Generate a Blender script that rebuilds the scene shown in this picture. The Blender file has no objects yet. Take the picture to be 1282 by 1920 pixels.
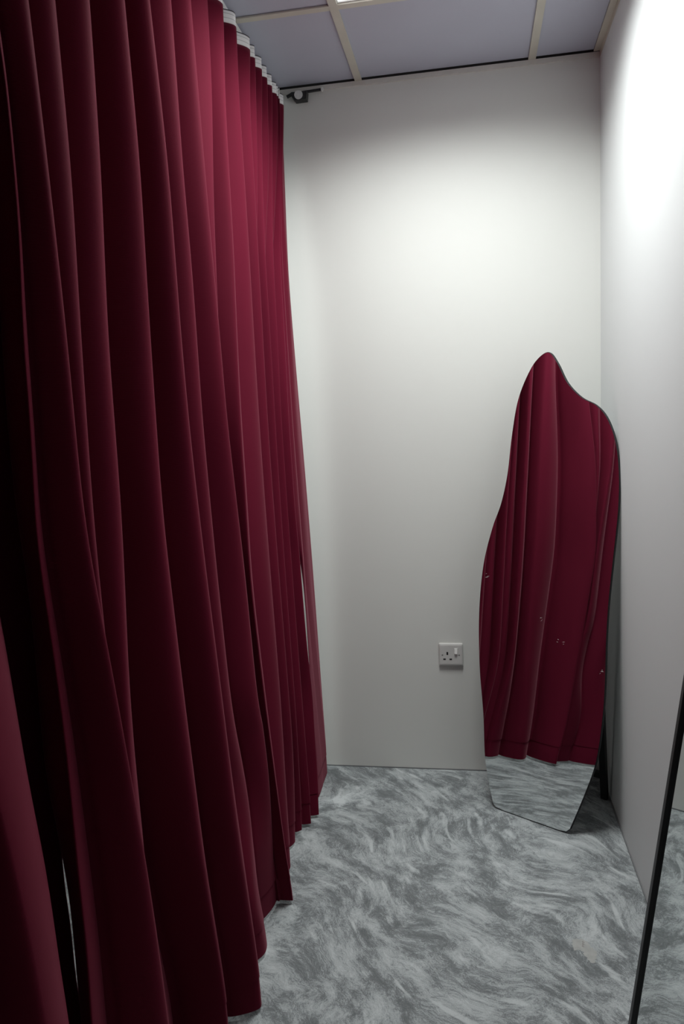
import bpy, bmesh, math, random
from mathutils import Vector, Matrix
random.seed(4)
S = bpy.context.scene
COL = S.collection
R = math.radians

# ------------------------------------------------------------------ helpers
def link(name, bm, mats=None, parent=None, smooth=False):
    me = bpy.data.meshes.new(name)
    bmesh.ops.recalc_face_normals(bm, faces=bm.faces)
    bm.to_mesh(me); bm.free()
    if mats:
        for m in (mats if isinstance(mats, (list, tuple)) else [mats]):
            me.materials.append(m)
    if smooth:
        for p in me.polygons: p.use_smooth = True
    o = bpy.data.objects.new(name, me); COL.objects.link(o)
    if parent: o.parent = parent
    return o

def empty(name, loc=(0, 0, 0), rot=None):
    o = bpy.data.objects.new(name, None); COL.objects.link(o)
    o.location = loc; o.empty_display_size = .05
    if rot is not None: o.rotation_euler = rot
    return o

def tag(o, label=None, cat=None, group=None, kind=None):
    if label: o['label'] = label
    if cat: o['category'] = cat
    if group: o['group'] = group
    if kind: o['kind'] = kind
    return o

def box(bm, x0, x1, y0, y1, z0, z1, bevel=0, seg=2):
    v = [bm.verts.new((x, y, z)) for x in (x0, x1) for y in (y0, y1) for z in (z0, z1)]
    fs = [bm.faces.new([v[i] for i in f]) for f in ((0, 1, 3, 2), (4, 6, 7, 5), (0, 4, 5, 1), (2, 3, 7, 6), (0, 2, 6, 4), (1, 5, 7, 3))]
    if bevel:
        es = list({e for f in fs for e in f.edges})
        bmesh.ops.bevel(bm, geom=es, offset=bevel, segments=seg, profile=.5, affect='EDGES')
    return bm

def box_obj(name, dims, mat, parent=None, bevel=0):
    bm = bmesh.new(); box(bm, *dims, bevel=bevel)
    return link(name, bm, mat, parent)

def bar(bm, a, b, w, h, up=Vector((0, 0, 1))):
    """square bar from a to b, w wide, h along the given up direction"""
    a = Vector(a); b = Vector(b); t = (b - a).normalized()
    s = t.cross(up).normalized(); u = s.cross(t).normalized()
    ring = [(-w / 2, -h / 2), (w / 2, -h / 2), (w / 2, h / 2), (-w / 2, h / 2)]
    A = [bm.verts.new(a + s * p + u * q) for p, q in ring]
    B = [bm.verts.new(b + s * p + u * q) for p, q in ring]
    for i in range(4):
        bm.faces.new((A[i], A[(i + 1) % 4], B[(i + 1) % 4], B[i]))
    bm.faces.new(A[::-1]); bm.faces.new(B)
    return bm

def cyl(bm, c, axis, r, h, n=32, r2=None):
    c = Vector(c); axis = Vector(axis).normalized()
    q = axis.to_track_quat('Z', 'Y')
    M = Matrix.Translation(c + axis * (h / 2)) @ q.to_matrix().to_4x4()
    bmesh.ops.create_cone(bm, cap_ends=True, segments=n, radius1=r, radius2=r if r2 is None else r2, depth=h, matrix=M)
    return bm

# ------------------------------------------------------------------ materials
class NT:
    def __init__(s, name):
        s.m = bpy.data.materials.new(name); s.m.use_nodes = True
        s.t = s.m.node_tree; s.b = s.t.nodes['Principled BSDF']
    def n(s, kind, **kw):
        x = s.t.nodes.new(kind)
        for k, v in kw.items():
            if k.startswith('i_'):
                x.inputs[k[2:].replace('_', ' ')].default_value = v
            else: setattr(x, k, v)
        return x
    def l(s, a, b): s.t.links.new(a, b)
    def coord(s, scale=(1, 1, 1), rot=(0, 0, 0), src=None):
        if src is None:
            src = s.n('ShaderNodeTexCoord').outputs['Object']
        mp = s.n('ShaderNodeMapping'); s.l(src, mp.inputs['Vector'])
        mp.inputs['Scale'].default_value = scale; mp.inputs['Rotation'].default_value = rot
        return mp.outputs['Vector']
    def noise(s, vec, scale, detail=3, rough=.5, dist=0, out='Fac'):
        x = s.n('ShaderNodeTexNoise'); s.l(vec, x.inputs['Vector'])
        x.inputs['Scale'].default_value = scale; x.inputs['Detail'].default_value = detail
        x.inputs['Roughness'].default_value = rough; x.inputs['Distortion'].default_value = dist
        return x.outputs[out]
    def ramp(s, fac, stops, interp='LINEAR'):
        r = s.n('ShaderNodeValToRGB'); s.l(fac, r.inputs['Fac']); cr = r.color_ramp; cr.interpolation = interp
        while len(cr.elements) < len(stops): cr.elements.new(.5)
        for e, (p, c) in zip(cr.elements, stops):
            e.position = p; e.color = (*c, 1) if len(c) == 3 else c
        return r.outputs['Color']
    def math(s, op, a, b=None, c=None):
        x = s.n('ShaderNodeMath', operation=op)
        for i, v in enumerate((a, b, c)):
            if v is None: continue
            if isinstance(v, (int, float)): x.inputs[i].default_value = v
            else: s.l(v, x.inputs[i])
        return x.outputs[0]
    def bump(s, h, strength=.2, dist=.002):
        x = s.n('ShaderNodeBump'); x.inputs['Strength'].default_value = strength; x.inputs['Distance'].default_value = dist
        s.l(h, x.inputs['Height']); s.l(x.outputs['Normal'], s.b.inputs['Normal'])

def plain(name, col, rough=.5, metal=0, var=.06, scale=30, bump=0, spec=.5):
    t = NT(name)
    v = t.coord()
    f = t.noise(v, scale, 3)
    lo = tuple(c * (1 - var) for c in col); hi = tuple(min(1, c * (1 + var)) for c in col)
    t.l(t.ramp(f, [(.3, lo), (.7, hi)]), t.b.inputs['Base Color'])
    t.b.inputs['Roughness'].default_value = rough; t.b.inputs['Metallic'].default_value = metal
    t.b.inputs['Specular IOR Level'].default_value = spec
    if bump: t.bump(f, bump, .001)
    return t.m

M = {}
def wall_mat(name, col):
    t = NT(name); v = t.coord()
    f = t.noise(v, 2.2, 3)
    t.l(t.ramp(f, [(.3, tuple(c * .985 for c in col)), (.7, col)]), t.b.inputs['Base Color'])
    t.b.inputs['Roughness'].default_value = .62
    t.b.inputs['Specular IOR Level'].default_value = .3
    t.bump(t.noise(v, 180, 2), .05, .001)
    return t.m
M['wall'] = wall_mat('painted_wall', (.76, .768, .735))
M['wall_side'] = wall_mat('painted_partition', (.722, .745, .745))

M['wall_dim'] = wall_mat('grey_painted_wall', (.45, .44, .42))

def floor_mat():
    t = NT('brushed_floor')
    src = t.n('ShaderNodeTexCoord').outputs['Object']
    # slow swing of the stroke direction
    wn = t.noise(src, 1.9, 1, .5, 0, 'Color')
    w1 = t.n('ShaderNodeVectorMath', operation='MULTIPLY_ADD')
    t.l(wn, w1.inputs[0]); w1.inputs[1].default_value = (.5, .5, 0)
    t.l(src, w1.inputs[2])
    wn2 = t.noise(src, 14, 2, .55, 0, 'Color')
    w2 = t.n('ShaderNodeVectorMath', operation='MULTIPLY_ADD')
    t.l(wn2, w2.inputs[0]); w2.inputs[1].default_value = (.07, .07, 0); t.l(w1.outputs[0], w2.inputs[2])
    rv = t.coord((1, 1, 1), (0, 0, R(FLOOR_ANGLE)), src=w2.outputs[0])
    rs = t.coord((1, 1, 1), (0, 0, R(FLOOR_ANGLE)), src=w1.outputs[0])
    patch = t.noise(t.coord((5.5, 7.8, 1), src=rv), 1.4, 5, .66)             # trowelled patches
    streak = t.noise(t.coord((9, 27, 1), src=rs), 1.3, 4, .65)             # strokes inside them
    bristle = t.noise(t.coord((90, 210, 1), src=rv), 1.0, 4, .8)            # marks of the bristles
    grain = t.noise(src, 330, 2, .7)
    val = t.math('ADD', t.math('MULTIPLY', patch, .72), t.math('MULTIPLY', streak, .28))
    val = t.math('ADD', val, t.math('MULTIPLY', t.math('SUBTRACT', bristle, .5), .44))
    val = t.math('ADD', val, t.math('MULTIPLY', t.math('SUBTRACT', grain, .5), .24))
    dab = t.noise(t.coord((5.5, 20, 1), src=rs), 1.25, 2, .5)               # bright single dabs of the trowel
    dab = t.math('MULTIPLY', t.math('MAXIMUM', t.math('SUBTRACT', dab, .60), 0), 1.5)
    val = t.math('ADD', val, dab)
    col = t.ramp(val, [(.36, FL[0]), (.455, FL[1]), (.53, FL[2]), (.66, FL[3])])
    t.l(col, t.b.inputs['Base Color'])
    t.l(t.math('MULTIPLY_ADD', val, -.2, .66), t.b.inputs['Roughness'])
    t.b.inputs['Specular IOR Level'].default_value = .3
    t.bump(val, .25, .002)
    return t.m
FLOOR_ANGLE = 52
FL = [(.14, .153, .158), (.205, .224, .230), (.37, .40, .408), (.53, .565, .57)]
M['floor'] = floor_mat()

def fabric_mat(name, col, sheen):
    t = NT(name); v = t.coord((1, 1, 1))
    f = t.noise(t.coord((1, 1, .25)), 6, 3)
    t.l(t.ramp(f, [(.3, tuple(c * .9 for c in col)), (.7, tuple(c * 1.06 for c in col))]), t.b.inputs['Base Color'])
    t.b.inputs['Roughness'].default_value = .75
    t.b.inputs['Specular IOR Level'].default_value = .04
    t.b.inputs['Sheen Weight'].default_value = sheen
    t.b.inputs['Sheen Roughness'].default_value = .35
    t.b.inputs['Sheen Tint'].default_value = (1, .4, .5, 1)
    w = t.n('ShaderNodeTexWave', wave_type='BANDS', bands_direction='Z'); t.l(v, w.inputs['Vector']); w.inputs['Scale'].default_value = 160
    w.inputs['Distortion'].default_value = 1.5
    t.bump(t.math('ADD', w.outputs['Fac'], t.noise(v, 700, 2)), .12, .0006)
    return t.m
M['curtain'] = fabric_mat('burgundy_fabric', (.115, .0075, .022), .2)

def tape_mat():
    t = NT('heading_tape_cloth')
    xyz = t.n('ShaderNodeSeparateXYZ'); t.l(t.n('ShaderNodeTexCoord').outputs['Object'], xyz.inputs[0])
    z = t.math('DIVIDE', t.math('SUBTRACT', xyz.outputs['Z'], 2.482), .038)
    w, g = (.90, .89, .88), (.36, .36, .36)
    c = t.ramp(z, [(0, (.72, .55, .57)), (.08, w), (.36, w), (.385, g), (.42, w), (.68, w), (.71, g), (.75, w), (.91, w), (.94, (.04, .04, .045))])
    t.l(c, t.b.inputs['Base Color']); t.b.inputs['Roughness'].default_value = .7
    t.bump(t.noise(t.coord((1, 1, 1)), 500, 2), .1, .0005)
    return t.m
M['tape'] = tape_mat()
M['tile'] = plain('ceiling_tile_board', (.49, .495, .585), .8, var=.025, scale=3)
M['grid'] = plain('grid_bar_metal', (.60, .565, .49), .5, var=.06, scale=8)
M['trim_paint'] = plain('painted_trim', (.66, .64, .60), .6, var=.05, scale=12)
M['void'] = plain('painted_void_shade', (.02, .02, .02), .9)  # near-black colour stands in for the shade above the boards
M['white_metal'] = plain('white_rail_metal', (.8, .8, .78), .4)
M['black'] = plain('black_metal', (.012, .012, .013), .42, var=.15)
M['blackmat'] = plain('black_backing', (.018, .018, .02), .7)
M['plastic'] = plain('white_plastic', (.66, .65, .63), .32, var=.02)
M['plastic_lit'] = plain('lit_switch_plastic', (.80, .79, .77), .25, var=.02)  # lighter copy of the plastic, light on the rocker put into its colour
M['hole'] = plain('dark_pin_hole', (.008, .008, .008), .8)
M['screw'] = plain('dull_screw', (.45, .44, .42), .5, .6)
M['disc'] = plain('pale_disc', (.72, .71, .70), .5, var=.08, scale=120)
M['dust'] = plain('dry_dust', (.62, .55, .55), .9)
M['patch'] = plain('pale_filler', (.40, .41, .395), .7, var=.1, scale=60)
M['floor_joint'] = plain('grey_joint', (.20, .205, .21), .7)  # dark grey strip where walls meet floor

def mirror_mat():
    t = NT('mirror_glass')
    t.l(t.ramp(t.noise(t.coord(), 3, 2), [(.3, (.755, .785, .78)), (.7, (.775, .80, .795))]), t.b.inputs['Base Color'])
    t.b.inputs['Metallic'].default_value = 1; t.b.inputs['Roughness'].default_value = .012
    return t.m
M['mirror'] = mirror_mat()

def lamp_mat(name, strength):
    t = NT(name)
    t.b.inputs['Base Color'].default_value = (.9, .9, .9, 1)
    t.b.inputs['Emission Color'].default_value = (.96, .985, 1, 1)
    t.b.inputs['Emission Strength'].default_value = strength
    t.l(t.ramp(t.noise(t.coord(), 40, 2), [(.3, (.9, .9, .9)), (.7, (.92, .92, .92))]), t.b.inputs['Base Color'])
    return t.m
LAMP = 19.0
SPREAD = 149
M['lamp'] = lamp_mat('lit_diffuser', 1.2)

# traced fold fronts: x, y, z in metres
FOLD = {
    'P1': [[-1.085,-0.0545,2.5217],[-1.0787,-0.1832,2.2006],[-1.0736,-0.1824,1.9449],[-1.0626,-0.2206,1.3915],[-1.0509,-0.1965,0.8038],[-1.0396,-0.1108,0.2325],[-1.0354,-0.0936,0.0176]],
    'P2': [[-1.0851,-0.1226,2.5245],[-1.0782,-0.1931,2.207],[-1.0721,-0.2645,1.9292],[-1.0604,-0.2969,1.3913],[-1.0481,-0.2775,0.8283],[-1.0364,-0.2856,0.2913],[-1.0304,-0.2768,0.018]],
    'P4': [[-1.0849,-0.2203,2.517],[-1.0759,-0.3266,2.1683],[-1.069,-0.4047,1.9016],[-1.0559,-0.4561,1.391],[-1.0425,-0.4572,0.8705],[-1.0298,-0.4659,0.3793],[-1.0203,-0.4621,0.0109]],
    'P6': [[-1.085,-0.3432,2.5185],[-1.0763,-0.4505,2.1808],[-1.0685,-0.5088,1.881],[-1.0559,-0.5297,1.391],[-1.0429,-0.5474,0.889],[-1.0308,-0.5648,0.4188],[-1.0205,-0.4981,0.0194]],
    'P8': [[-1.0848,-0.471,2.5109],[-1.0802,-0.5426,2.3345],[-1.0681,-0.5865,1.8645],[-1.0559,-0.6123,1.391],[-1.0433,-0.6254,0.905],[-1.0315,-0.6325,0.4452],[-1.021,-0.5755,0.0382]],
    'P9': [[-1.0846,-0.6231,2.5015],[-1.08,-0.657,2.2896],[-1.0703,-0.6706,1.8466],[-1.0604,-0.6862,1.3911],[-1.0501,-0.7034,0.9201],[-1.0404,-0.7045,0.4752],[-1.035,-0.7209,0.227],[-1.0305,-0.7245,0.0235]],
    'P10': [[-1.0837,-0.7402,2.4885],[-1.0734,-0.8086,2.2286],[-1.0567,-0.8533,1.8066],[-1.0402,-0.956,1.3901],[-1.0238,-0.9993,0.977],[-1.008,-0.9592,0.5787],[-0.9985,-0.932,0.341],[-0.9883,-0.8993,0.0821],[-0.9852,-0.8594,0.0062]],
    'P12': [[-1.0796,-1.0165,2.3594],[-1.0723,-1.0207,2.1433],[-1.0598,-1.0363,1.7741],[-1.0469,-1.046,1.3904],[-1.0332,-1.0059,0.9832],[-1.0198,-0.9868,0.5883],[-1.0118,-0.8485,0.3492],[-1.0008,-0.7822,0.0243]],
    'P13': [[-1.0801,-1.1433,2.2947],[-1.0722,-1.1685,1.9328],[-1.0682,-1.1636,1.7491],[-1.0604,-1.1706,1.3909],[-1.0522,-1.1535,1.0157],[-1.0442,-1.1315,0.6494],[-1.039,-1.0602,0.4122],[-1.0341,-1.141,0.1862],[-1.0297,-1.0683,-0.014]],
    'P14': [[-1.0709,-1.2933,2.2204],[-1.0553,-1.2889,1.891],[-1.0389,-1.3151,1.5429],[-1.028,-1.3246,1.3121],[-1.0156,-1.3248,1.0508],[-1.0003,-1.3206,0.7267],[-0.9914,-1.3177,0.5379],[-0.982,-1.3013,0.3383],[-0.9734,-1.2769,0.1561],[-0.9666,-1.2733,0.0132]],
    'P15': [[-1.0759,-1.4004,2.1654],[-1.0679,-1.3974,1.8577],[-1.0596,-1.4257,1.5338],[-1.0508,-1.459,1.1935],[-1.0414,-1.4455,0.8303],[-1.0314,-1.4143,0.4429],[-1.0222,-1.3575,0.0834]],
    'P16': [[-1.0808,-1.5352,2.0982],[-1.078,-1.5485,1.8146],[-1.0751,-1.5815,1.521],[-1.072,-1.5888,1.2117],[-1.0689,-1.6199,0.8958],[-1.0658,-1.6278,0.589],[-1.0625,-1.6785,0.2506]],
    'P17': [[-1.0743,-1.6679,2.0312],[-1.0688,-1.6709,1.7765],[-1.0629,-1.6973,1.509],[-1.0568,-1.7188,1.2281],[-1.0508,-1.7149,0.9524],[-1.0441,-1.6987,0.6457],[-1.0374,-1.6895,0.3396]],
    'P18': [[-1.0625,-1.7661,1.98],[-1.0527,-1.7704,1.7457],[-1.0425,-1.7768,1.5],[-1.0316,-1.7923,1.2373],[-1.0196,-1.7531,0.9505],[-1.0076,-1.7203,0.6624],[-0.9941,-1.7035,0.3387]],
    'L2': [[-1.077,-1.8418,1.9469],[-1.0764,-1.808,1.9009],[-1.0752,-1.8241,1.8159],[-1.0731,-1.8218,1.666],[-1.0708,-1.8473,1.5005],[-1.0681,-1.848,1.3005],[-1.0671,-1.8739,1.2328],[-1.0661,-1.8536,1.1623],[-1.0647,-1.8486,1.0601],[-1.0632,-1.839,0.947],[-1.0625,-1.8372,0.899],[-1.0607,-1.8389,0.7725],[-1.0588,-1.8428,0.6325],[-1.0578,-1.8327,0.5624],[-1.0563,-1.8511,0.4517]],
    'B2': [[-1.0672,-1.9463,1.7047],[-1.0624,-1.9514,1.4841],[-1.0582,-1.9456,1.2942],[-1.0547,-1.9511,1.1325],[-1.0526,-1.9583,1.0334],[-1.0509,-1.9672,0.9563],[-1.0476,-1.9657,0.8055],[-1.0425,-1.9859,0.5718]],
    'B1': [[-1.0603,-2.0833,1.8658],[-1.0456,-2.1341,1.4752],[-1.0359,-2.0949,1.2166],[-1.0322,-2.0829,1.1207],[-1.0267,-2.0545,0.9736],[-1.0221,-2.0374,0.851],[-1.0179,-2.0254,0.7404],[-1.0114,-2.0171,0.569]],
    'P3': [[-1.085,-0.1706,2.522],[-1.0805,-0.1699,2.1963],[-1.0767,-0.2994,1.9213]],
    'P5': [[-1.0849,-0.2875,2.5169],[-1.077,-0.3542,2.1551],[-1.0713,-0.4333,1.894]],
    'P7': [[-1.0848,-0.4267,2.5096],[-1.079,-0.4822,2.2472],[-1.0709,-0.5318,1.8742]],
    'P11': [[-1.083,-0.8728,2.4277],[-1.0778,-0.8561,2.1885],[-1.0693,-0.8912,1.8019],[-1.0604,-0.8952,1.391]],
    'L1': [[-1.1158,-1.7812,1.9752],[-1.115,-1.8146,1.7528],[-1.1143,-1.8145,1.5806],[-1.114,-1.8288,1.4995],[-1.1132,-1.8325,1.2999],[-1.1128,-1.8299,1.2124],[-1.1124,-1.8069,1.1213],[-1.1121,-1.8203,1.0225],[-1.1117,-1.8086,0.9355],[-1.1115,-1.8314,0.8883],[-1.1111,-1.8042,0.7724],[-1.1107,-1.7919,0.6895],[-1.1103,-1.7694,0.5754],[-1.1101,-1.7911,0.5294],[-1.1097,-1.7746,0.417],[-1.1095,-1.7819,0.3877]],
    'EM': [[-1.0851,-0.138,2.522],[-1.0747,-0.2302,2.1954],[-1.0659,-0.3183,1.9175],[-1.0492,-0.3862,1.3908],[-1.0379,-0.3969,1.0368],[-1.0333,-0.3643,0.8899],[-1.0321,-0.3882,0.8542],[-1.028,-0.3742,0.7247],[-1.0238,-0.3849,0.5936],[-1.0207,-0.3628,0.4942],[-1.0191,-0.3409,0.4437],[-1.0141,-0.3842,0.2862],[-1.0099,-0.3713,0.1528],[-1.007,-0.4069,0.0634]],
    'EF': [[-1.1006,-0.111,2.5421],[-1.0922,-0.1966,2.2095],[-1.0852,-0.2752,1.9289],[-1.0718,-0.3325,1.3918],[-1.0627,-0.3452,1.0263],[-1.0588,-0.2616,0.8707],[-1.0573,-0.2434,0.8104],[-1.0542,-0.2358,0.6892],[-1.0507,-0.2332,0.5495],[-1.0482,-0.2138,0.4462],[-1.047,-0.2078,0.3985],[-1.043,-0.2864,0.2419],[-1.0397,-0.2759,0.109],[-1.0374,-0.3154,0.0149]],
    'EN': [[-1.16,-1.7003,2.0214],[-1.16,-1.7293,1.7828],[-1.16,-1.7288,1.5974],[-1.16,-1.7434,1.5101],[-1.16,-1.7467,1.2945],[-1.16,-1.7447,1.1998],[-1.16,-1.7191,1.1011],[-1.16,-1.7315,0.9939],[-1.16,-1.7249,0.8994],[-1.16,-1.7425,0.8481],[-1.16,-1.7072,0.7476],[-1.16,-1.7134,0.7236],[-1.16,-1.7001,0.6489],[-1.16,-1.7212,0.6398],[-1.16,-1.7553,0.6095],[-1.16,-1.6995,0.5199],[-1.16,-1.6228,0.5029],[-1.16,-1.7195,0.4706],[-1.16,-1.7237,0.4666],[-1.16,-1.7263,0.4634],[-1.16,-1.7431,0.3912],[-1.16,-1.6834,0.3446],[-1.16,-1.6831,0.3071]],
}

# cloth ends and the folds beyond the left edge of the view
FOLD['BK'] = [[-1.100, -.040, 2.52], [-1.085, -.120, 1.9], [-1.072, -.11, 1.4], [-1.060, -.085, .8], [-1.045, -.045, .02]]
FOLD['B0'] = [[-1.085, -2.13, 2.52], [-1.03, -2.15, .02]]
FOLD['BX'] = [[-1.085, -2.27, 2.52], [-1.04, -2.30, .02]]
FOLD['BY'] = [[-1.085, -2.42, 2.52], [-1.04, -2.45, .02]]
FILL_BACK = 9.0
EXPOSURE = 0.0
# ------------------------------------------------------------------ the room
H = 2.568
XL, YF = -2.60, -5.00           # far left wall and the wall behind the viewer
def struct(name, dims, mat, parent=None):
    o = box_obj(name, dims, mat, parent)
    if parent is None: tag(o, kind='structure')
    return o
floor = struct('floor', (XL - .1, .1, YF - .1, .1, -.08, 0), M['floor'])
# a pale bare patch with three small squiggles scratched on it
PATCH = [(-0.2259, -0.9436), (-0.2077, -0.9374), (-0.1926, -0.944), (-0.1813, -0.9669), (-0.1701, -0.9874), (-0.1775, -1.0189), (-0.19, -1.026), (-0.1995, -1.0023), (-0.2073, -0.9837), (-0.2254, -0.9818)]
bm = bmesh.new(); ring_ = []
for i in range(len(PATCH)):
    a, c = Vector(PATCH[i]), Vector(PATCH[(i + 1) % len(PATCH)])
    for k in range(5):
        p = a.lerp(c, k / 5); ring_.append((p.x + random.uniform(-.003, .003), p.y + random.uniform(-.003, .003)))
A = [bm.verts.new((x, y, -.0002)) for x, y in ring_]; B = [bm.verts.new((x, y, .0002)) for x, y in ring_]
for i in range(len(A)): bm.faces.new((A[i], A[(i + 1) % len(A)], B[(i + 1) % len(A)], B[i]))
bm.faces.new(B); bm.faces.new(A[::-1])
tag(link('bare_patch', bm, M['patch'], floor), 'pale bare patch')
bm = bmesh.new()
for q in range(3):
    pts = [Vector((-.2005 - q * .0012 + .0032 * math.sin(t * 1.9) + .0005 * t, -.9465 - q * .0082 - t * .0011, .0004)) for t in range(7)]
    for a, c in zip(pts, pts[1:]): bar(bm, a, c, .0011, .0003)
tag(link('squiggle', bm, M['screw'], floor), 'three small dark squiggles')
struct('wall_back', (XL - .1, .1, 0, .1, 0, H + .10), M['wall'])
struct('wall_right', (0, .1, YF, 0, 0, H + .10), M['wall_side'])
struct('wall_left', (XL - .1, XL, YF, 0, 0, H + .10), M['wall'])
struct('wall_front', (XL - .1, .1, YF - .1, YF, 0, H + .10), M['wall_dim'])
# suspended ceiling: slab painted dark for the shade of the void, boards dropped in, T bars under their edges
ceil = struct('ceiling', (XL - .1, .1, YF - .1, .1, H + .10, H + .16), M['void'])
GX = [-0.2237 - .6 * k for k in range(4)]          # bars running away from the viewer
GY = [-0.4933 - .6 * k for k in range(8)]          # cross bars
xe = [-.019] + GX + [XL]
ye = [-.0065] + GY + [YF]
lamp_cells = {(1, 1), (3, 1)}
for i in range(len(xe) - 1):
    for j in range(len(ye) - 1):
        if (i, j) in lamp_cells: continue
        x1, x0 = xe[i] - .003, xe[i + 1] + .003
        y1, y0 = ye[j] - .003, ye[j + 1] + .003
        box_obj('ceiling_board', (x0, x1, y0, y1, H + .003, H + .016), M['tile'], ceil)
for gx in GX:
    bm = bmesh.new(); box(bm, gx - .0125, gx + .0125, YF, -.004, H - .004, H + .0015)
    box(bm, gx - .0015, gx + .0015, YF, -.004, H + .0015, H + .035)
    link('grid_bar', bm, M['grid'], ceil)
for gy in GY:
    for k in range(len(xe) - 1):
        a = xe[k + 1] + (.0127 if k + 1 < len(xe) - 1 else 0); b = xe[k] - (.0127 if k else 0)
        bm = bmesh.new(); box(bm, a, b, gy - .0125, gy + .0125, H - .003, H + .0015)
        box(bm, a, b, gy - .0015, gy + .0015, H + .0015, H + .03)
        link('grid_bar', bm, M['grid'], ceil)
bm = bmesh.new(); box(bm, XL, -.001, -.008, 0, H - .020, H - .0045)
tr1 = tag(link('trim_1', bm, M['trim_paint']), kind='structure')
box_obj('painted_shadow_gap', (XL, -.001, -.005, -.0002, H - .0044, H + .06), M['void'], tr1)     # back wall angle; the dark strip above it paints in the shade
bm = bmesh.new(); box(bm, -.022, 0, YF, -.009, H - .003, H + .001); box(bm, -.002, 0, YF, -.009, H - .020, H - .003)
tag(link('trim_2', bm, M['grid']), kind='structure')                                                 # wall angle on the right wall
bm = bmesh.new(); box(bm, XL, 0, -.0025, 0, 0, .004)
tag(link('trim_3', bm, M['floor_joint']), kind='structure')                                           # joint line at the floor
bm = bmesh.new(); box(bm, -.004, 0, YF, -.003, 0, .005)
tag(link('trim_4', bm, M['floor_joint']), kind='structure')

# lamps lying in the grid
def lamp(i, j, label, strength):
    x1, x0 = xe[i] - .004, xe[i + 1] + .004
    y1, y0 = ye[j] - .004, ye[j + 1] + .004
    r = empty('ceiling_light', ((x0 + x1) / 2, (y0 + y1) / 2, H + .002))
    tag(r, label, 'ceiling light')
    hx, hy = (x1 - x0) / 2, (y1 - y0) / 2
    bm = bmesh.new()
    for d in ((-hx, hx, -hy, -hy + .012), (-hx, hx, hy - .012, hy), (-hx, -hx + .012, -hy + .0121, hy - .0121), (hx - .012, hx, -hy + .0121, hy - .0121)):
        box(bm, *d, 0, .03)
    link('frame', bm, M['white_metal'], r)
    bm = bmesh.new(); box(bm, -hx + .0125, hx - .0125, -hy + .0125, hy - .0125, .004, .008)
    link('diffuser', bm, M['lamp'], r)
    ld = bpy.data.lights.new('lamp', 'AREA'); ld.shape = 'RECTANGLE'; ld.size = 2 * hx - .03; ld.size_y = 2 * hy - .03
    ld.energy = strength; ld.spread = R(SPREAD); ld.color = (.97, 1, .985)
    lo = bpy.data.objects.new('lamp', ld); COL.objects.link(lo); lo.parent = r; lo.location = (0, 0, -.0015)
    return r
lamp(1, 1, 'square lit panel set in the ceiling grid in front of the curtain', LAMP)
lamp(3, 1, 'unseen square lit panel added in the ceiling grid behind the burgundy curtain', FILL_BACK)  # unseen panel, added to light the wall seen through the curtain gaps

# ------------------------------------------------------------------ curtains
NZ = 90
ROUND = .7                     # how tube-like the folds are
ZT, ZH, ZB = 2.520, 2.482, .012
def track_of(name, zs):
    pts = sorted((p[2], p[0], p[1]) for p in FOLD[name])
    res = []
    for z in zs:
        if z <= pts[0][0]: res.append((pts[0][1], pts[0][2]))
        elif z >= pts[-1][0]: res.append((pts[-1][1], pts[-1][2]))
        else:
            for a, b in zip(pts, pts[1:]):
                if a[0] <= z <= b[0]:
                    t = (z - a[0]) / max(1e-6, b[0] - a[0]); t = t
                    res.append((a[1] + (b[1] - a[1]) * t, a[2] + (b[2] - a[2]) * t)); break
    return res
ZS = [ZB + (ZT - ZB) * i / (NZ - 1) for i in range(NZ)]
def knots(name):
    tr = track_of(name, ZS)
    x1 = FOLD[name]
    # keep the lean of the cloth going past the last traced point
    pts = sorted((p[2], p[0], p[1]) for p in FOLD[name])
    sl_hi = (pts[-1][1] - pts[0][1]) / max(.2, pts[-1][0] - pts[0][0])
    tr = [((pts[-1][1] + (z - pts[-1][0]) * sl_hi) if z > pts[-1][0] else ((pts[0][1] + (z - pts[0][0]) * sl_hi) if z < pts[0][0] else x), y) for (x, y), z in zip(tr, ZS)]
    for _ in range(3):          # round off the traced corners
        tr = [tuple((tr[max(0, i - 2)][k] + tr[max(0, i - 1)][k] + tr[i][k] + tr[min(NZ - 1, i + 1)][k] + tr[min(NZ - 1, i + 2)][k]) / 5 for k in (0, 1)) for i in range(NZ)]
    return tr
KN = {k: knots(k) for k in FOLD}
def lerp(a, b, t): return a + (b - a) * t
def smooth(a, b, x):
    t = max(0, min(1, (x - a) / (b - a))); return t * t * (3 - 2 * t)

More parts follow.
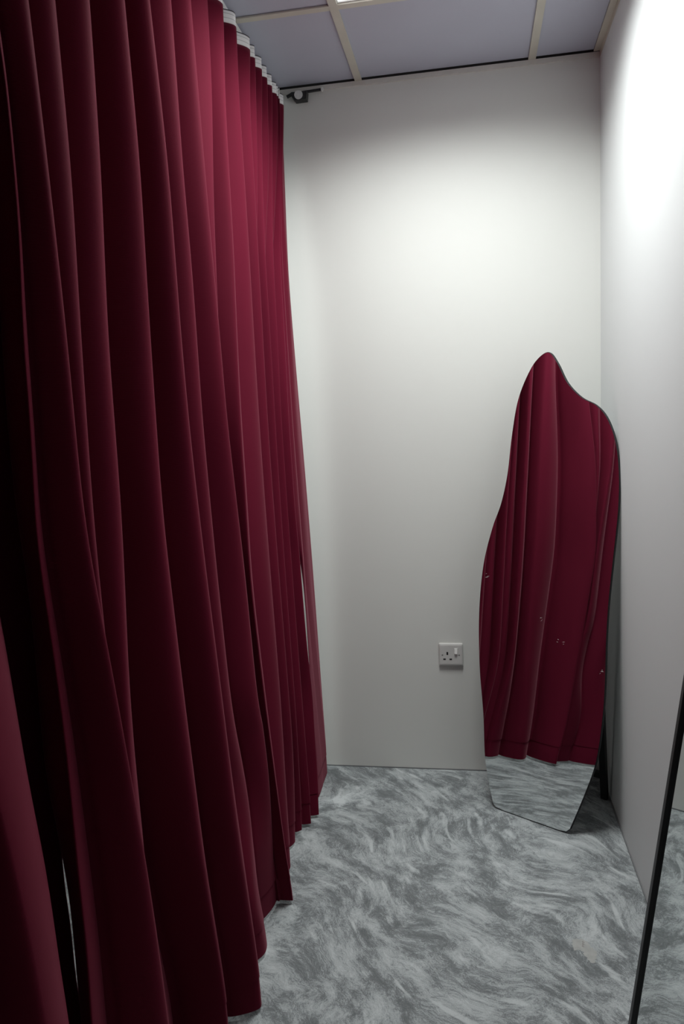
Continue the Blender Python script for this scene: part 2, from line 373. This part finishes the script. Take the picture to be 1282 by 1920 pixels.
def path(ctrl, gaps, fade, iz):
    """front line of the cloth at one height: peaks joined over valleys"""
    z = ZS[iz]
    pk = [KN[c][iz] for c in ctrl]
    # keep the folds in order along the rail
    y = [p[1] for p in pk]; x = [p[0] for p in pk]
    for i, c in enumerate(ctrl):
        if c in fade:       # a small fold that dies out lower down
            fn, back = fade[c]
            w = fn(z)
            x[i] = lerp((x[i - 1] + x[i + 1]) / 2 - back, x[i], w)
            if back > .02: y[i] = lerp((y[i - 1] + y[i + 1]) / 2, y[i], w)
    for i in range(1, len(y)):
        m_ = .004 if ctrl[i] in fade or ctrl[i - 1] in fade else .018
        if gaps[i - 1] is not None and y[i] > y[i - 1] - m_: y[i] = y[i - 1] - m_
    val = []
    for i in range(len(ctrl) - 1):
        g = gaps[i]
        if g is None: val.append(None); continue
        g0, g1 = g[0], g[1]
        d = lerp(g1, g0, smooth(0, ZT, z))
        base = min(x[i], x[i + 1])
        f = g[2] if len(g) > 2 else .5
        if len(g) > 3: f = lerp(g[3], f, smooth(.1, 1.0, z))
        val.append((base - d, lerp(y[i + 1], y[i], f)))
    out = []
    n = 13
    for i in range(len(ctrl) - 1):
        A = (x[i], y[i]); B = (x[i + 1], y[i + 1]); V = val[i]
        segs = [(A, B)] if V is None else [(A, V), (V, B)]
        for P, Q in segs:
            for k in range(n):
                t = k / n
                c = .5 - .5 * math.cos(math.pi * t)
                if V is not None:       # folds are round tubes meeting in tight creases
                    e = 1 - math.sqrt(max(0, 1 - t * t)) if Q is V else math.sqrt(max(0, 1 - (1 - t) ** 2))
                    c = lerp(c, e, ROUND)
                out.append((lerp(P[0], Q[0], c), lerp(P[1], Q[1], t)))
    out.append((x[-1], y[-1]))
    return out

def sheet(rows, zs, off=0.0):
    """grid mesh from rows of (x, y); off pushes it out along the cloth normal"""
    bm = bmesh.new(); grid = []
    for r, z in zip(rows, zs):
        row = []
        for i, (px, py) in enumerate(r):
            if off:
                a = r[max(0, i - 1)]; b = r[min(len(r) - 1, i + 1)]
                tx, ty = b[0] - a[0], b[1] - a[1]; L = math.hypot(tx, ty) or 1
                nx, ny = -ty / L, tx / L
                px, py = px + nx * off, py + ny * off
            row.append(bm.verts.new((px, py, z)))
        grid.append(row)
    for r0, r1 in zip(grid, grid[1:]):
        for i in range(len(r0) - 1):
            bm.faces.new((r0[i], r0[i + 1], r1[i + 1], r1[i]))
    return bm

def curtain(label, ctrl, gaps, fade):
    ys = [KN[c][NZ // 2] for c in ctrl]
    rt = empty('curtain', (-1.10, sum(p[1] for p in ys) / len(ys), 0))
    tag(rt, label, 'curtain', 'burgundy curtain panels along the rail')
    rows = [path(ctrl, gaps, fade, i) for i in range(NZ)]
    # soft irregular sway so that no fold is ruler straight
    for iz, r in enumerate(rows):
        z = ZS[iz]; a = .004 * math.sin(math.pi * min(1, (ZT - z) / ZT))
        rows[iz] = [(px + a * math.sin(3.1 * z + 9 * py) * .8, py + a * math.sin(2.3 * z + 14 * py)) for px, py in r]
    def rows_at(z):
        f = (z - ZB) / (ZT - ZB) * (NZ - 1); i = max(0, min(NZ - 2, int(f))); t = f - i
        return [(lerp(a[0], b[0], t), lerp(a[1], b[1], t)) for a, b in zip(rows[i], rows[i + 1])]
    inv = Matrix.Translation(-rt.location)
    def part(name, zs, mat, off, th):
        bm = sheet([rows_at(z) for z in zs], zs, off)
        bmesh.ops.transform(bm, matrix=Matrix.Translation((-rt.location.x, -rt.location.y, 0)), verts=bm.verts)
        me_o = link(name, bm, mat, rt, smooth=True)
        md = me_o.modifiers.new('cloth', 'SOLIDIFY'); md.thickness = th; md.offset = 0; md.use_rim_only = False
        return me_o
    zs = [.086, .0865] + [z for z in ZS if .10 < z < ZH - .01] + [ZH]
    part('drape', zs, M['curtain'], 0, .0016)
    h = part('hem', [ZB, ZB + .0006, ZB + .015, .045, .07, .0885, .0892], M['curtain'], -.0024, .0030)
    t = part('heading_tape', [ZH - .001, ZH + .01, ZH + .02, ZH + .03, ZT], M['tape'], -.0012, .0016)
    tag(t, 'white stitched heading tape'); 
    return rt

f_top = lambda a, b: (lambda z: smooth(a, b, z))
curtain('narrow burgundy curtain panel of two folds hanging beside the back wall',
        ['BK', 'P1', 'P2', 'EF'], [None, (.020, -.002), None], {})
MAIN = ['EM', 'P3', 'P4', 'P5', 'P6', 'P7', 'P8', 'P9', 'P10', 'P11', 'P12', 'P13', 'P14', 'P15', 'P16', 'P17', 'P18', 'L2', 'L1']
G = {
 ('EM', 'P3'): (.025, .015), ('P3', 'P4'): (.04, .02), ('P4', 'P5'): (.045, .003), ('P5', 'P6'): (.045, .003), ('P6', 'P7'): (.045, .003),
 ('P7', 'P8'): (.045, .003), ('P8', 'P9'): (.07, .05), ('P9', 'P10'): (.10, .10), ('P10', 'P11'): (.05, .005), ('P11', 'P12'): (.05, .005),
 ('P12', 'P13'): (.13, .03), ('P13', 'P14'): (.13, .09), ('P14', 'P15'): (.13, .03), ('P15', 'P16'): (.12, .09, .5, .9), ('P16', 'P17'): (.085, .06),
 ('P17', 'P18'): (.06, .04), ('P18', 'L2'): (.02, .015), ('L2', 'L1'): None}
curtain('wide burgundy curtain panel with many deep folds filling the middle of the rail',
        MAIN, [G[a] for a in zip(MAIN, MAIN[1:])],
        {'P3': (f_top(1.6, 2.35), .03), 'P5': (f_top(1.5, 2.3), .03), 'P7': (f_top(1.5, 2.3), .03), 'P11': (f_top(1.3, 2.7), .03),
         'P6': (f_top(-.05, .5), .004), 'P8': (f_top(-.05, .5), .004), 'P12': (f_top(-.05, .5), .006), 'P13': (f_top(-.05, .5), .006)})
NEAR = ['EN', 'B1', 'B0', 'BX', 'BY']
curtain('burgundy curtain panel at the left edge, separated from the wide panel by a dark gap',
        NEAR, [(.05, .05, .75), (.08, .09), (.08, .09), (.08, .09)], {})

# rail the panels hang from
rl = empty('curtain_rail', (-1.135, -1.3, H)); tag(rl, 'white curtain rail fixed under the ceiling above the burgundy folds', 'curtain rail')
bm = bmesh.new()
box(bm, -.014, .014, -1.5, 1.27, -.034, -.006); link('channel', bm, M['white_metal'], rl)
for k in range(26):
    bm = bmesh.new(); box(bm, -.004, .004, -.003, .003, -.0465, -.034)
    g = link('glider', bm, M['white_metal'], rl); g.location = (0, 1.2 - k * .1, 0)

# ------------------------------------------------------------------ small bracket under the ceiling edge
bk = empty('wall_bracket', (-1.034, -.0082, 2.546)); tag(bk, 'small black bracket holding a round white disc on the back wall near the curtain top', 'bracket')
bm = bmesh.new(); bar(bm, (-.050, -.006, -.012), (-.026, -.006, -.002), .010, .008); bar(bm, (-.028, -.006, -.004), (.076, -.006, .0), .010, .006)
link('strap', bm, M['black'], bk)
bm = bmesh.new()
prof = [(-.031, -.0048), (-.029, -.020), (-.018, -.033), (.024, -.032), (.027, -.0048)]
A = [bm.verts.new((px, -.024, pz)) for px, pz in prof]; B = [bm.verts.new((px, .0079, pz)) for px, pz in prof]
for i in range(5): bm.faces.new((A[i], A[(i + 1) % 5], B[(i + 1) % 5], B[i]))
bm.faces.new(A); bm.faces.new(B[::-1]); link('clamp', bm, M['black'], bk)
bm = bmesh.new(); cyl(bm, (-.003, -.0242, -.0165), (0, -1, 0), .0150, .003, 32); link('disc', bm, M['disc'], bk)
bm = bmesh.new(); box(bm, .0765, .084, -.012, 0, -.006, .006, .0015); link('end_cap', bm, M['white_metal'], bk)

# ------------------------------------------------------------------ wall socket
SX0, SX1, SZ0, SZ1 = -.597, -.506, .421, .510
sk = empty('wall_socket', ((SX0 + SX1) / 2, 0, (SZ0 + SZ1) / 2)); tag(sk, 'white single switched wall socket with three pin holes low on the back wall', 'socket')
w, h = (SX1 - SX0) / 2, (SZ1 - SZ0) / 2
bm = bmesh.new(); box(bm, -w + .004, w - .004, -.0042, -.0003, -h + .004, h - .004); link('back_box', bm, M['plastic'], sk)
bm = bmesh.new()
def ring(hw, hh, yy, r, n=6):
    vs = []
    for cx, cz, a0 in ((hw - r, hh - r, 0), (-hw + r, hh - r, 90), (-hw + r, -hh + r, 180), (hw - r, -hh + r, 270)):
        for k in range(n + 1):
            a = R(a0 + 90 * k / n); vs.append(bm.verts.new((cx + r * math.cos(a), yy, cz + r * math.sin(a))))
    return vs
rings = [ring(w, h, -.0040, .004), ring(w, h, -.0070, .004), ring(w - .001, h - .0015, -.0092, .004), ring(w - .004, h - .006, -.0112, .005), ring(w - .008, h - .010, -.0118, .005)]
for a, b in zip(rings, rings[1:]):
    for i in range(len(a)): bm.faces.new((a[i], a[(i + 1) % len(a)], b[(i + 1) % len(b)], b[i]))
bm.faces.new(rings[-1]); bm.faces.new(rings[0][::-1])
fp = link('face_plate', bm, M['plastic'], sk, smooth=False)
def px(u, v): return (SX0 + (u - 310) / 555 * (SX1 - SX0) - (SX0 + SX1) / 2, SZ1 - (v - 330) / 535 * (SZ1 - SZ0) - (SZ0 + SZ1) / 2)
for (u, v, dw, dh) in ((505, 565, .0032, .0058), (438, 702, .0048, .0030), (580, 702, .0048, .0030)):
    X, Z = px(u, v); bm = bmesh.new(); box(bm, X - dw, X + dw, -.0172, -.0166, Z - dh, Z + dh, .0004, 1); tag(link('pin_hole', bm, M['hole'], sk), 'dark pin hole')
for (u, v) in ((392, 602), (775, 602)):
    X, Z = px(u, v); bm = bmesh.new(); cyl(bm, (X, -.0164, Z), (0, -1, 0), .0030, .0008, 20); sc = link('screw', bm, M['screw'], sk)
    bm = bmesh.new(); box(bm, X - .0026, X + .0026, -.0175, -.0172, Z - .0005, Z + .0005); link('slot', bm, M['hole'], sc)
X, Z = px(703, 520)
bm = bmesh.new(); box(bm, X - .0075, X + .0075, -.0172, -.0165, Z - .0135, Z + .0135, .0002, 1); link('switch_surround', bm, M['plastic'], sk)
bm = bmesh.new()
v = [bm.verts.new(c) for c in ((X - .0052, -.0168, Z + .012), (X + .0052, -.0168, Z + .012), (X + .0052, -.0168, Z - .008), (X - .0052, -.0168, Z - .008),
                               (X - .0050, -.0180, Z + .0115), (X + .0050, -.0180, Z + .0115), (X + .0050, -.0225, Z - .0078), (X - .0050, -.0225, Z - .0078))]
for f in ((0, 1, 5, 4), (1, 2, 6, 5), (2, 3, 7, 6), (3, 0, 4, 7), (4, 5, 6, 7), (3, 2, 1, 0)): bm.faces.new([v[i] for i in f])
tag(link('rocker_switch', bm, M['plastic_lit'], sk), 'white rocker switch')
for ch in sk.children:
    if ch.name.split('.')[0] not in ('face_plate', 'back_box'): ch.location.y = .005

# ------------------------------------------------------------------ wavy floor mirror
OUT = [(-0.0086, 1.5749), (0.0239, 1.5351), (0.061, 1.4695), (0.1112, 1.4199), (0.1626, 1.3918), (0.2014, 1.3481), (0.2325, 1.2723), (0.2480, 1.1726), (0.2510, 1.0565), (0.2426, 0.9056), (0.2350, 0.7703), (0.2335, 0.6521), (0.2365, 0.5178), (0.2339, 0.3987), (0.22, 0.2589), (0.1854, 0.137), (0.1378, 0.0), (-0.1407, 0.0), (-0.1829, 0.1486), (-0.2003, 0.3157), (-0.2243, 0.4825), (-0.2363, 0.6715), (-0.2276, 0.8439), (-0.1977, 0.9784), (-0.1679, 1.0641), (-0.148, 1.1667), (-0.138, 1.2957), (-0.1198, 1.4232), (-0.0803, 1.5204), (-0.0431, 1.5656)]
CORN = {16, 17}
def outline(pts, n=8):
    res = []
    N = len(pts)
    for i in range(N):
        p0, p1, p2, p3 = (Vector(pts[(i + k) % N]) for k in (-1, 0, 1, 2))
        if i in CORN: p0 = p1 - (p2 - p1) * .3 if i == 17 else p1 * 2 - p2
        if (i + 1) % N in CORN and i not in CORN: p3 = p2 * 2 - p1
        if i == 16: p3 = p2 * 2 - p1
        for k in range(n):
            t = k / n
            q = .5 * ((2 * p1) + (p2 - p0) * t + (2 * p0 - 5 * p1 + 4 * p2 - p3) * t * t + (3 * p1 - p0 - 3 * p2 + p3) * t ** 3)
            res.append((q.x, q.y))
    # ease the two foot corners
    for _ in range(1):
        res = [((res[i - 1][0] + 2 * res[i][0] + res[(i + 1) % len(res)][0]) / 4, (res[i - 1][1] + 2 * res[i][1] + res[(i + 1) % len(res)][1]) / 4) for i in range(len(res))]
    return [(a, max(b, .0005)) for a, b in res]
TILT = R(7.0)
mr = empty('standing_mirror', (-.29, -.357, .0012)); tag(mr, 'tall wavy-edged frameless standing mirror leaning back in the corner, reflecting the curtain', 'mirror')
mr.rotation_euler = (0, 0, math.atan2(-.53984778, .84176266))
# local frame: x along the foot edge, y into the corner, z up; plate leans by TILT
def plate(p, depth): return Vector((p[0], p[1] * math.sin(TILT) + depth * math.cos(TILT), p[1] * math.cos(TILT) - depth * math.sin(TILT)))
OL = outline(OUT)
def slab(pts, d0, d1, bev=0):
    bm = bmesh.new()
    def inset(pts, s):
        n = len(pts); r = []
        for i in range(n):
            a = Vector(pts[i - 1]); b = Vector(pts[(i + 1) % n]); t = (b - a).normalized()
            r.append((pts[i][0] - t.y * -s * -1 if False else pts[i][0] + (-t.y) * -s, pts[i][1] + t.x * -s))
        return r
    A = [bm.verts.new(plate(p, d0)) for p in pts]; B = [bm.verts.new(plate(p, d1)) for p in pts]
    n = len(pts)
    for i in range(n): bm.faces.new((A[i], A[(i + 1) % n], B[(i + 1) % n], B[i]))
    bm.faces.new(A); bm.faces.new(B[::-1])
    return bm
def shrink(pts, s):
    n = len(pts); r = []
    for i in range(n):
        a = Vector(pts[i - 1]); b = Vector(pts[(i + 1) % n]); t = (b - a).normalized()
        r.append((pts[i][0] + t.y * s, pts[i][1] - t.x * s))
    return r
GL = shrink(OL, .0022)
glass = link('glass', slab(GL, 0, .004), M['mirror'], mr)
bb = link('backing', slab(OL, .0041, .010), M['blackmat'], mr)
# dry smears on the glass
for (sx, sz, n_) in ((-.2083, .8079, 5), (.0934, .6156, 2), (.0744, .6212, 2), (.2176, .548, 4), (.0019, .6866, 3)):
    bm = bmesh.new()
    for k in range(n_):
        cx = sx + random.uniform(-.007, .007); cz = sz + random.uniform(-.007, .007); L = random.uniform(.002, .0055); a = random.uniform(-.5, .9)
        for q in (0,):
            P = [(cx - L * math.cos(a), cz - L * math.sin(a)), (cx, cz - .0007), (cx + L * math.cos(a), cz + L * math.sin(a)), (cx, cz + .0007)]
            T = [bm.verts.new(plate(p, -.0006)) for p in P]; U = [bm.verts.new(plate(p, -.0001)) for p in P]
            bm.faces.new(T); bm.faces.new(U[::-1])
            for i in range(4): bm.faces.new((T[i], T[(i + 1) % 4], U[(i + 1) % 4], U[i]))
    tag(link('smear', bm, M['dust'], mr), 'pale dry smear')
# black stand behind the glass
def hinge(x, zz): return plate((x, zz), .012)
leg_top = .88
LX0, LX1 = .132, .175
for s in (-1, 1):
    bm = bmesh.new()
    t = hinge(s * LX1, leg_top); bar(bm, (s * LX0, .295, .0), (t.x, t.y + .010, t.z), .022, .018, Vector((0, 1, 0)))
    link('leg', bm, M['black'], mr)
bm = bmesh.new(); bar(bm, (-LX0, .291, .085), (LX0, .291, .085), .020, .020); link('crossbar', bm, M['black'], mr)
bm = bmesh.new(); t = hinge(0, leg_top); bar(bm, (-LX1 - .012, t.y + .006, t.z), (LX1 + .012, t.y + .006, t.z), .014, .03); link('hinge_rail', bm, M['black'], mr)

# ------------------------------------------------------------------ framed mirror leaning on the right wall
fm = empty('framed_mirror', (-.196, -1.40, .001)); tag(fm, 'rectangular mirror with thin black frame leaning against the right wall at the lower right', 'mirror')
fa = R(7.69)
fm.rotation_euler = (0, fa, 0)
FHT, FW = 1.43, .50
FB, FD = .016, .026
# local: z up the leaning plate, y along the wall (towards the viewer = -y), x through the thickness (0 = face, +x = wall)
for nm, d in (('frame_stile', (0, FD, -FB, 0, 0, FHT)), ('frame_stile', (0, FD, -FW, -FW + FB, 0, FHT)), ('frame_rail', (0, FD, -FW + FB, -FB, 0, FB)), ('frame_rail', (0, FD, -FW + FB, -FB, FHT - FB, FHT))):
    bm = bmesh.new(); box(bm, *d, bevel=.0012, seg=2); link(nm, bm, M['black'], fm)
bm = bmesh.new(); box(bm, .006, .012, -FW + FB - .001, -FB + .001, FB - .001, FHT - FB + .001); link('glass', bm, M['mirror'], fm)
bm = bmesh.new(); box(bm, .0125, .020, -FW + FB - .001, -FB + .001, FB - .001, FHT - FB + .001); link('backing', bm, M['blackmat'], fm)

# ------------------------------------------------------------------ camera
cam = bpy.data.cameras.new('camera'); co = bpy.data.objects.new('camera', cam); COL.objects.link(co)
Rr = [[0.9848153767630657, 0.1682221599986961, -0.04289497145813152], [-0.02211422234626663, -0.12351243502434553, -0.992096587820146], [-0.17219069330553471, 0.9779805638558109, -0.1179168429836441]]
m = Matrix(((Rr[0][0], -Rr[1][0], -Rr[2][0], -0.45136), (Rr[0][1], -Rr[1][1], -Rr[2][1], -2.83509), (Rr[0][2], -Rr[1][2], -Rr[2][2], 1.36347), (0, 0, 0, 1)))
co.matrix_world = m
cam.sensor_fit = 'VERTICAL'; cam.sensor_height = 36; cam.sensor_width = 24; cam.lens = 26.6152
cam.clip_start = .02
S.camera = co

# ------------------------------------------------------------------ world and view
w = bpy.data.worlds.new('world'); S.world = w; w.use_nodes = True
w.node_tree.nodes['Background'].inputs['Color'].default_value = (.02, .02, .02, 1)
w.node_tree.nodes['Background'].inputs['Strength'].default_value = 0.0
S.view_settings.view_transform = 'Standard'; S.view_settings.look = 'None'
S.view_settings.exposure = EXPOSURE; S.view_settings.gamma = 1
S.view_settings.use_curve_mapping = False
S.cycles.use_denoising = True
S.cycles.max_bounces = 12; S.cycles.diffuse_bounces = 8; S.cycles.glossy_bounces = 6
S.cycles.sample_clamp_indirect = 8
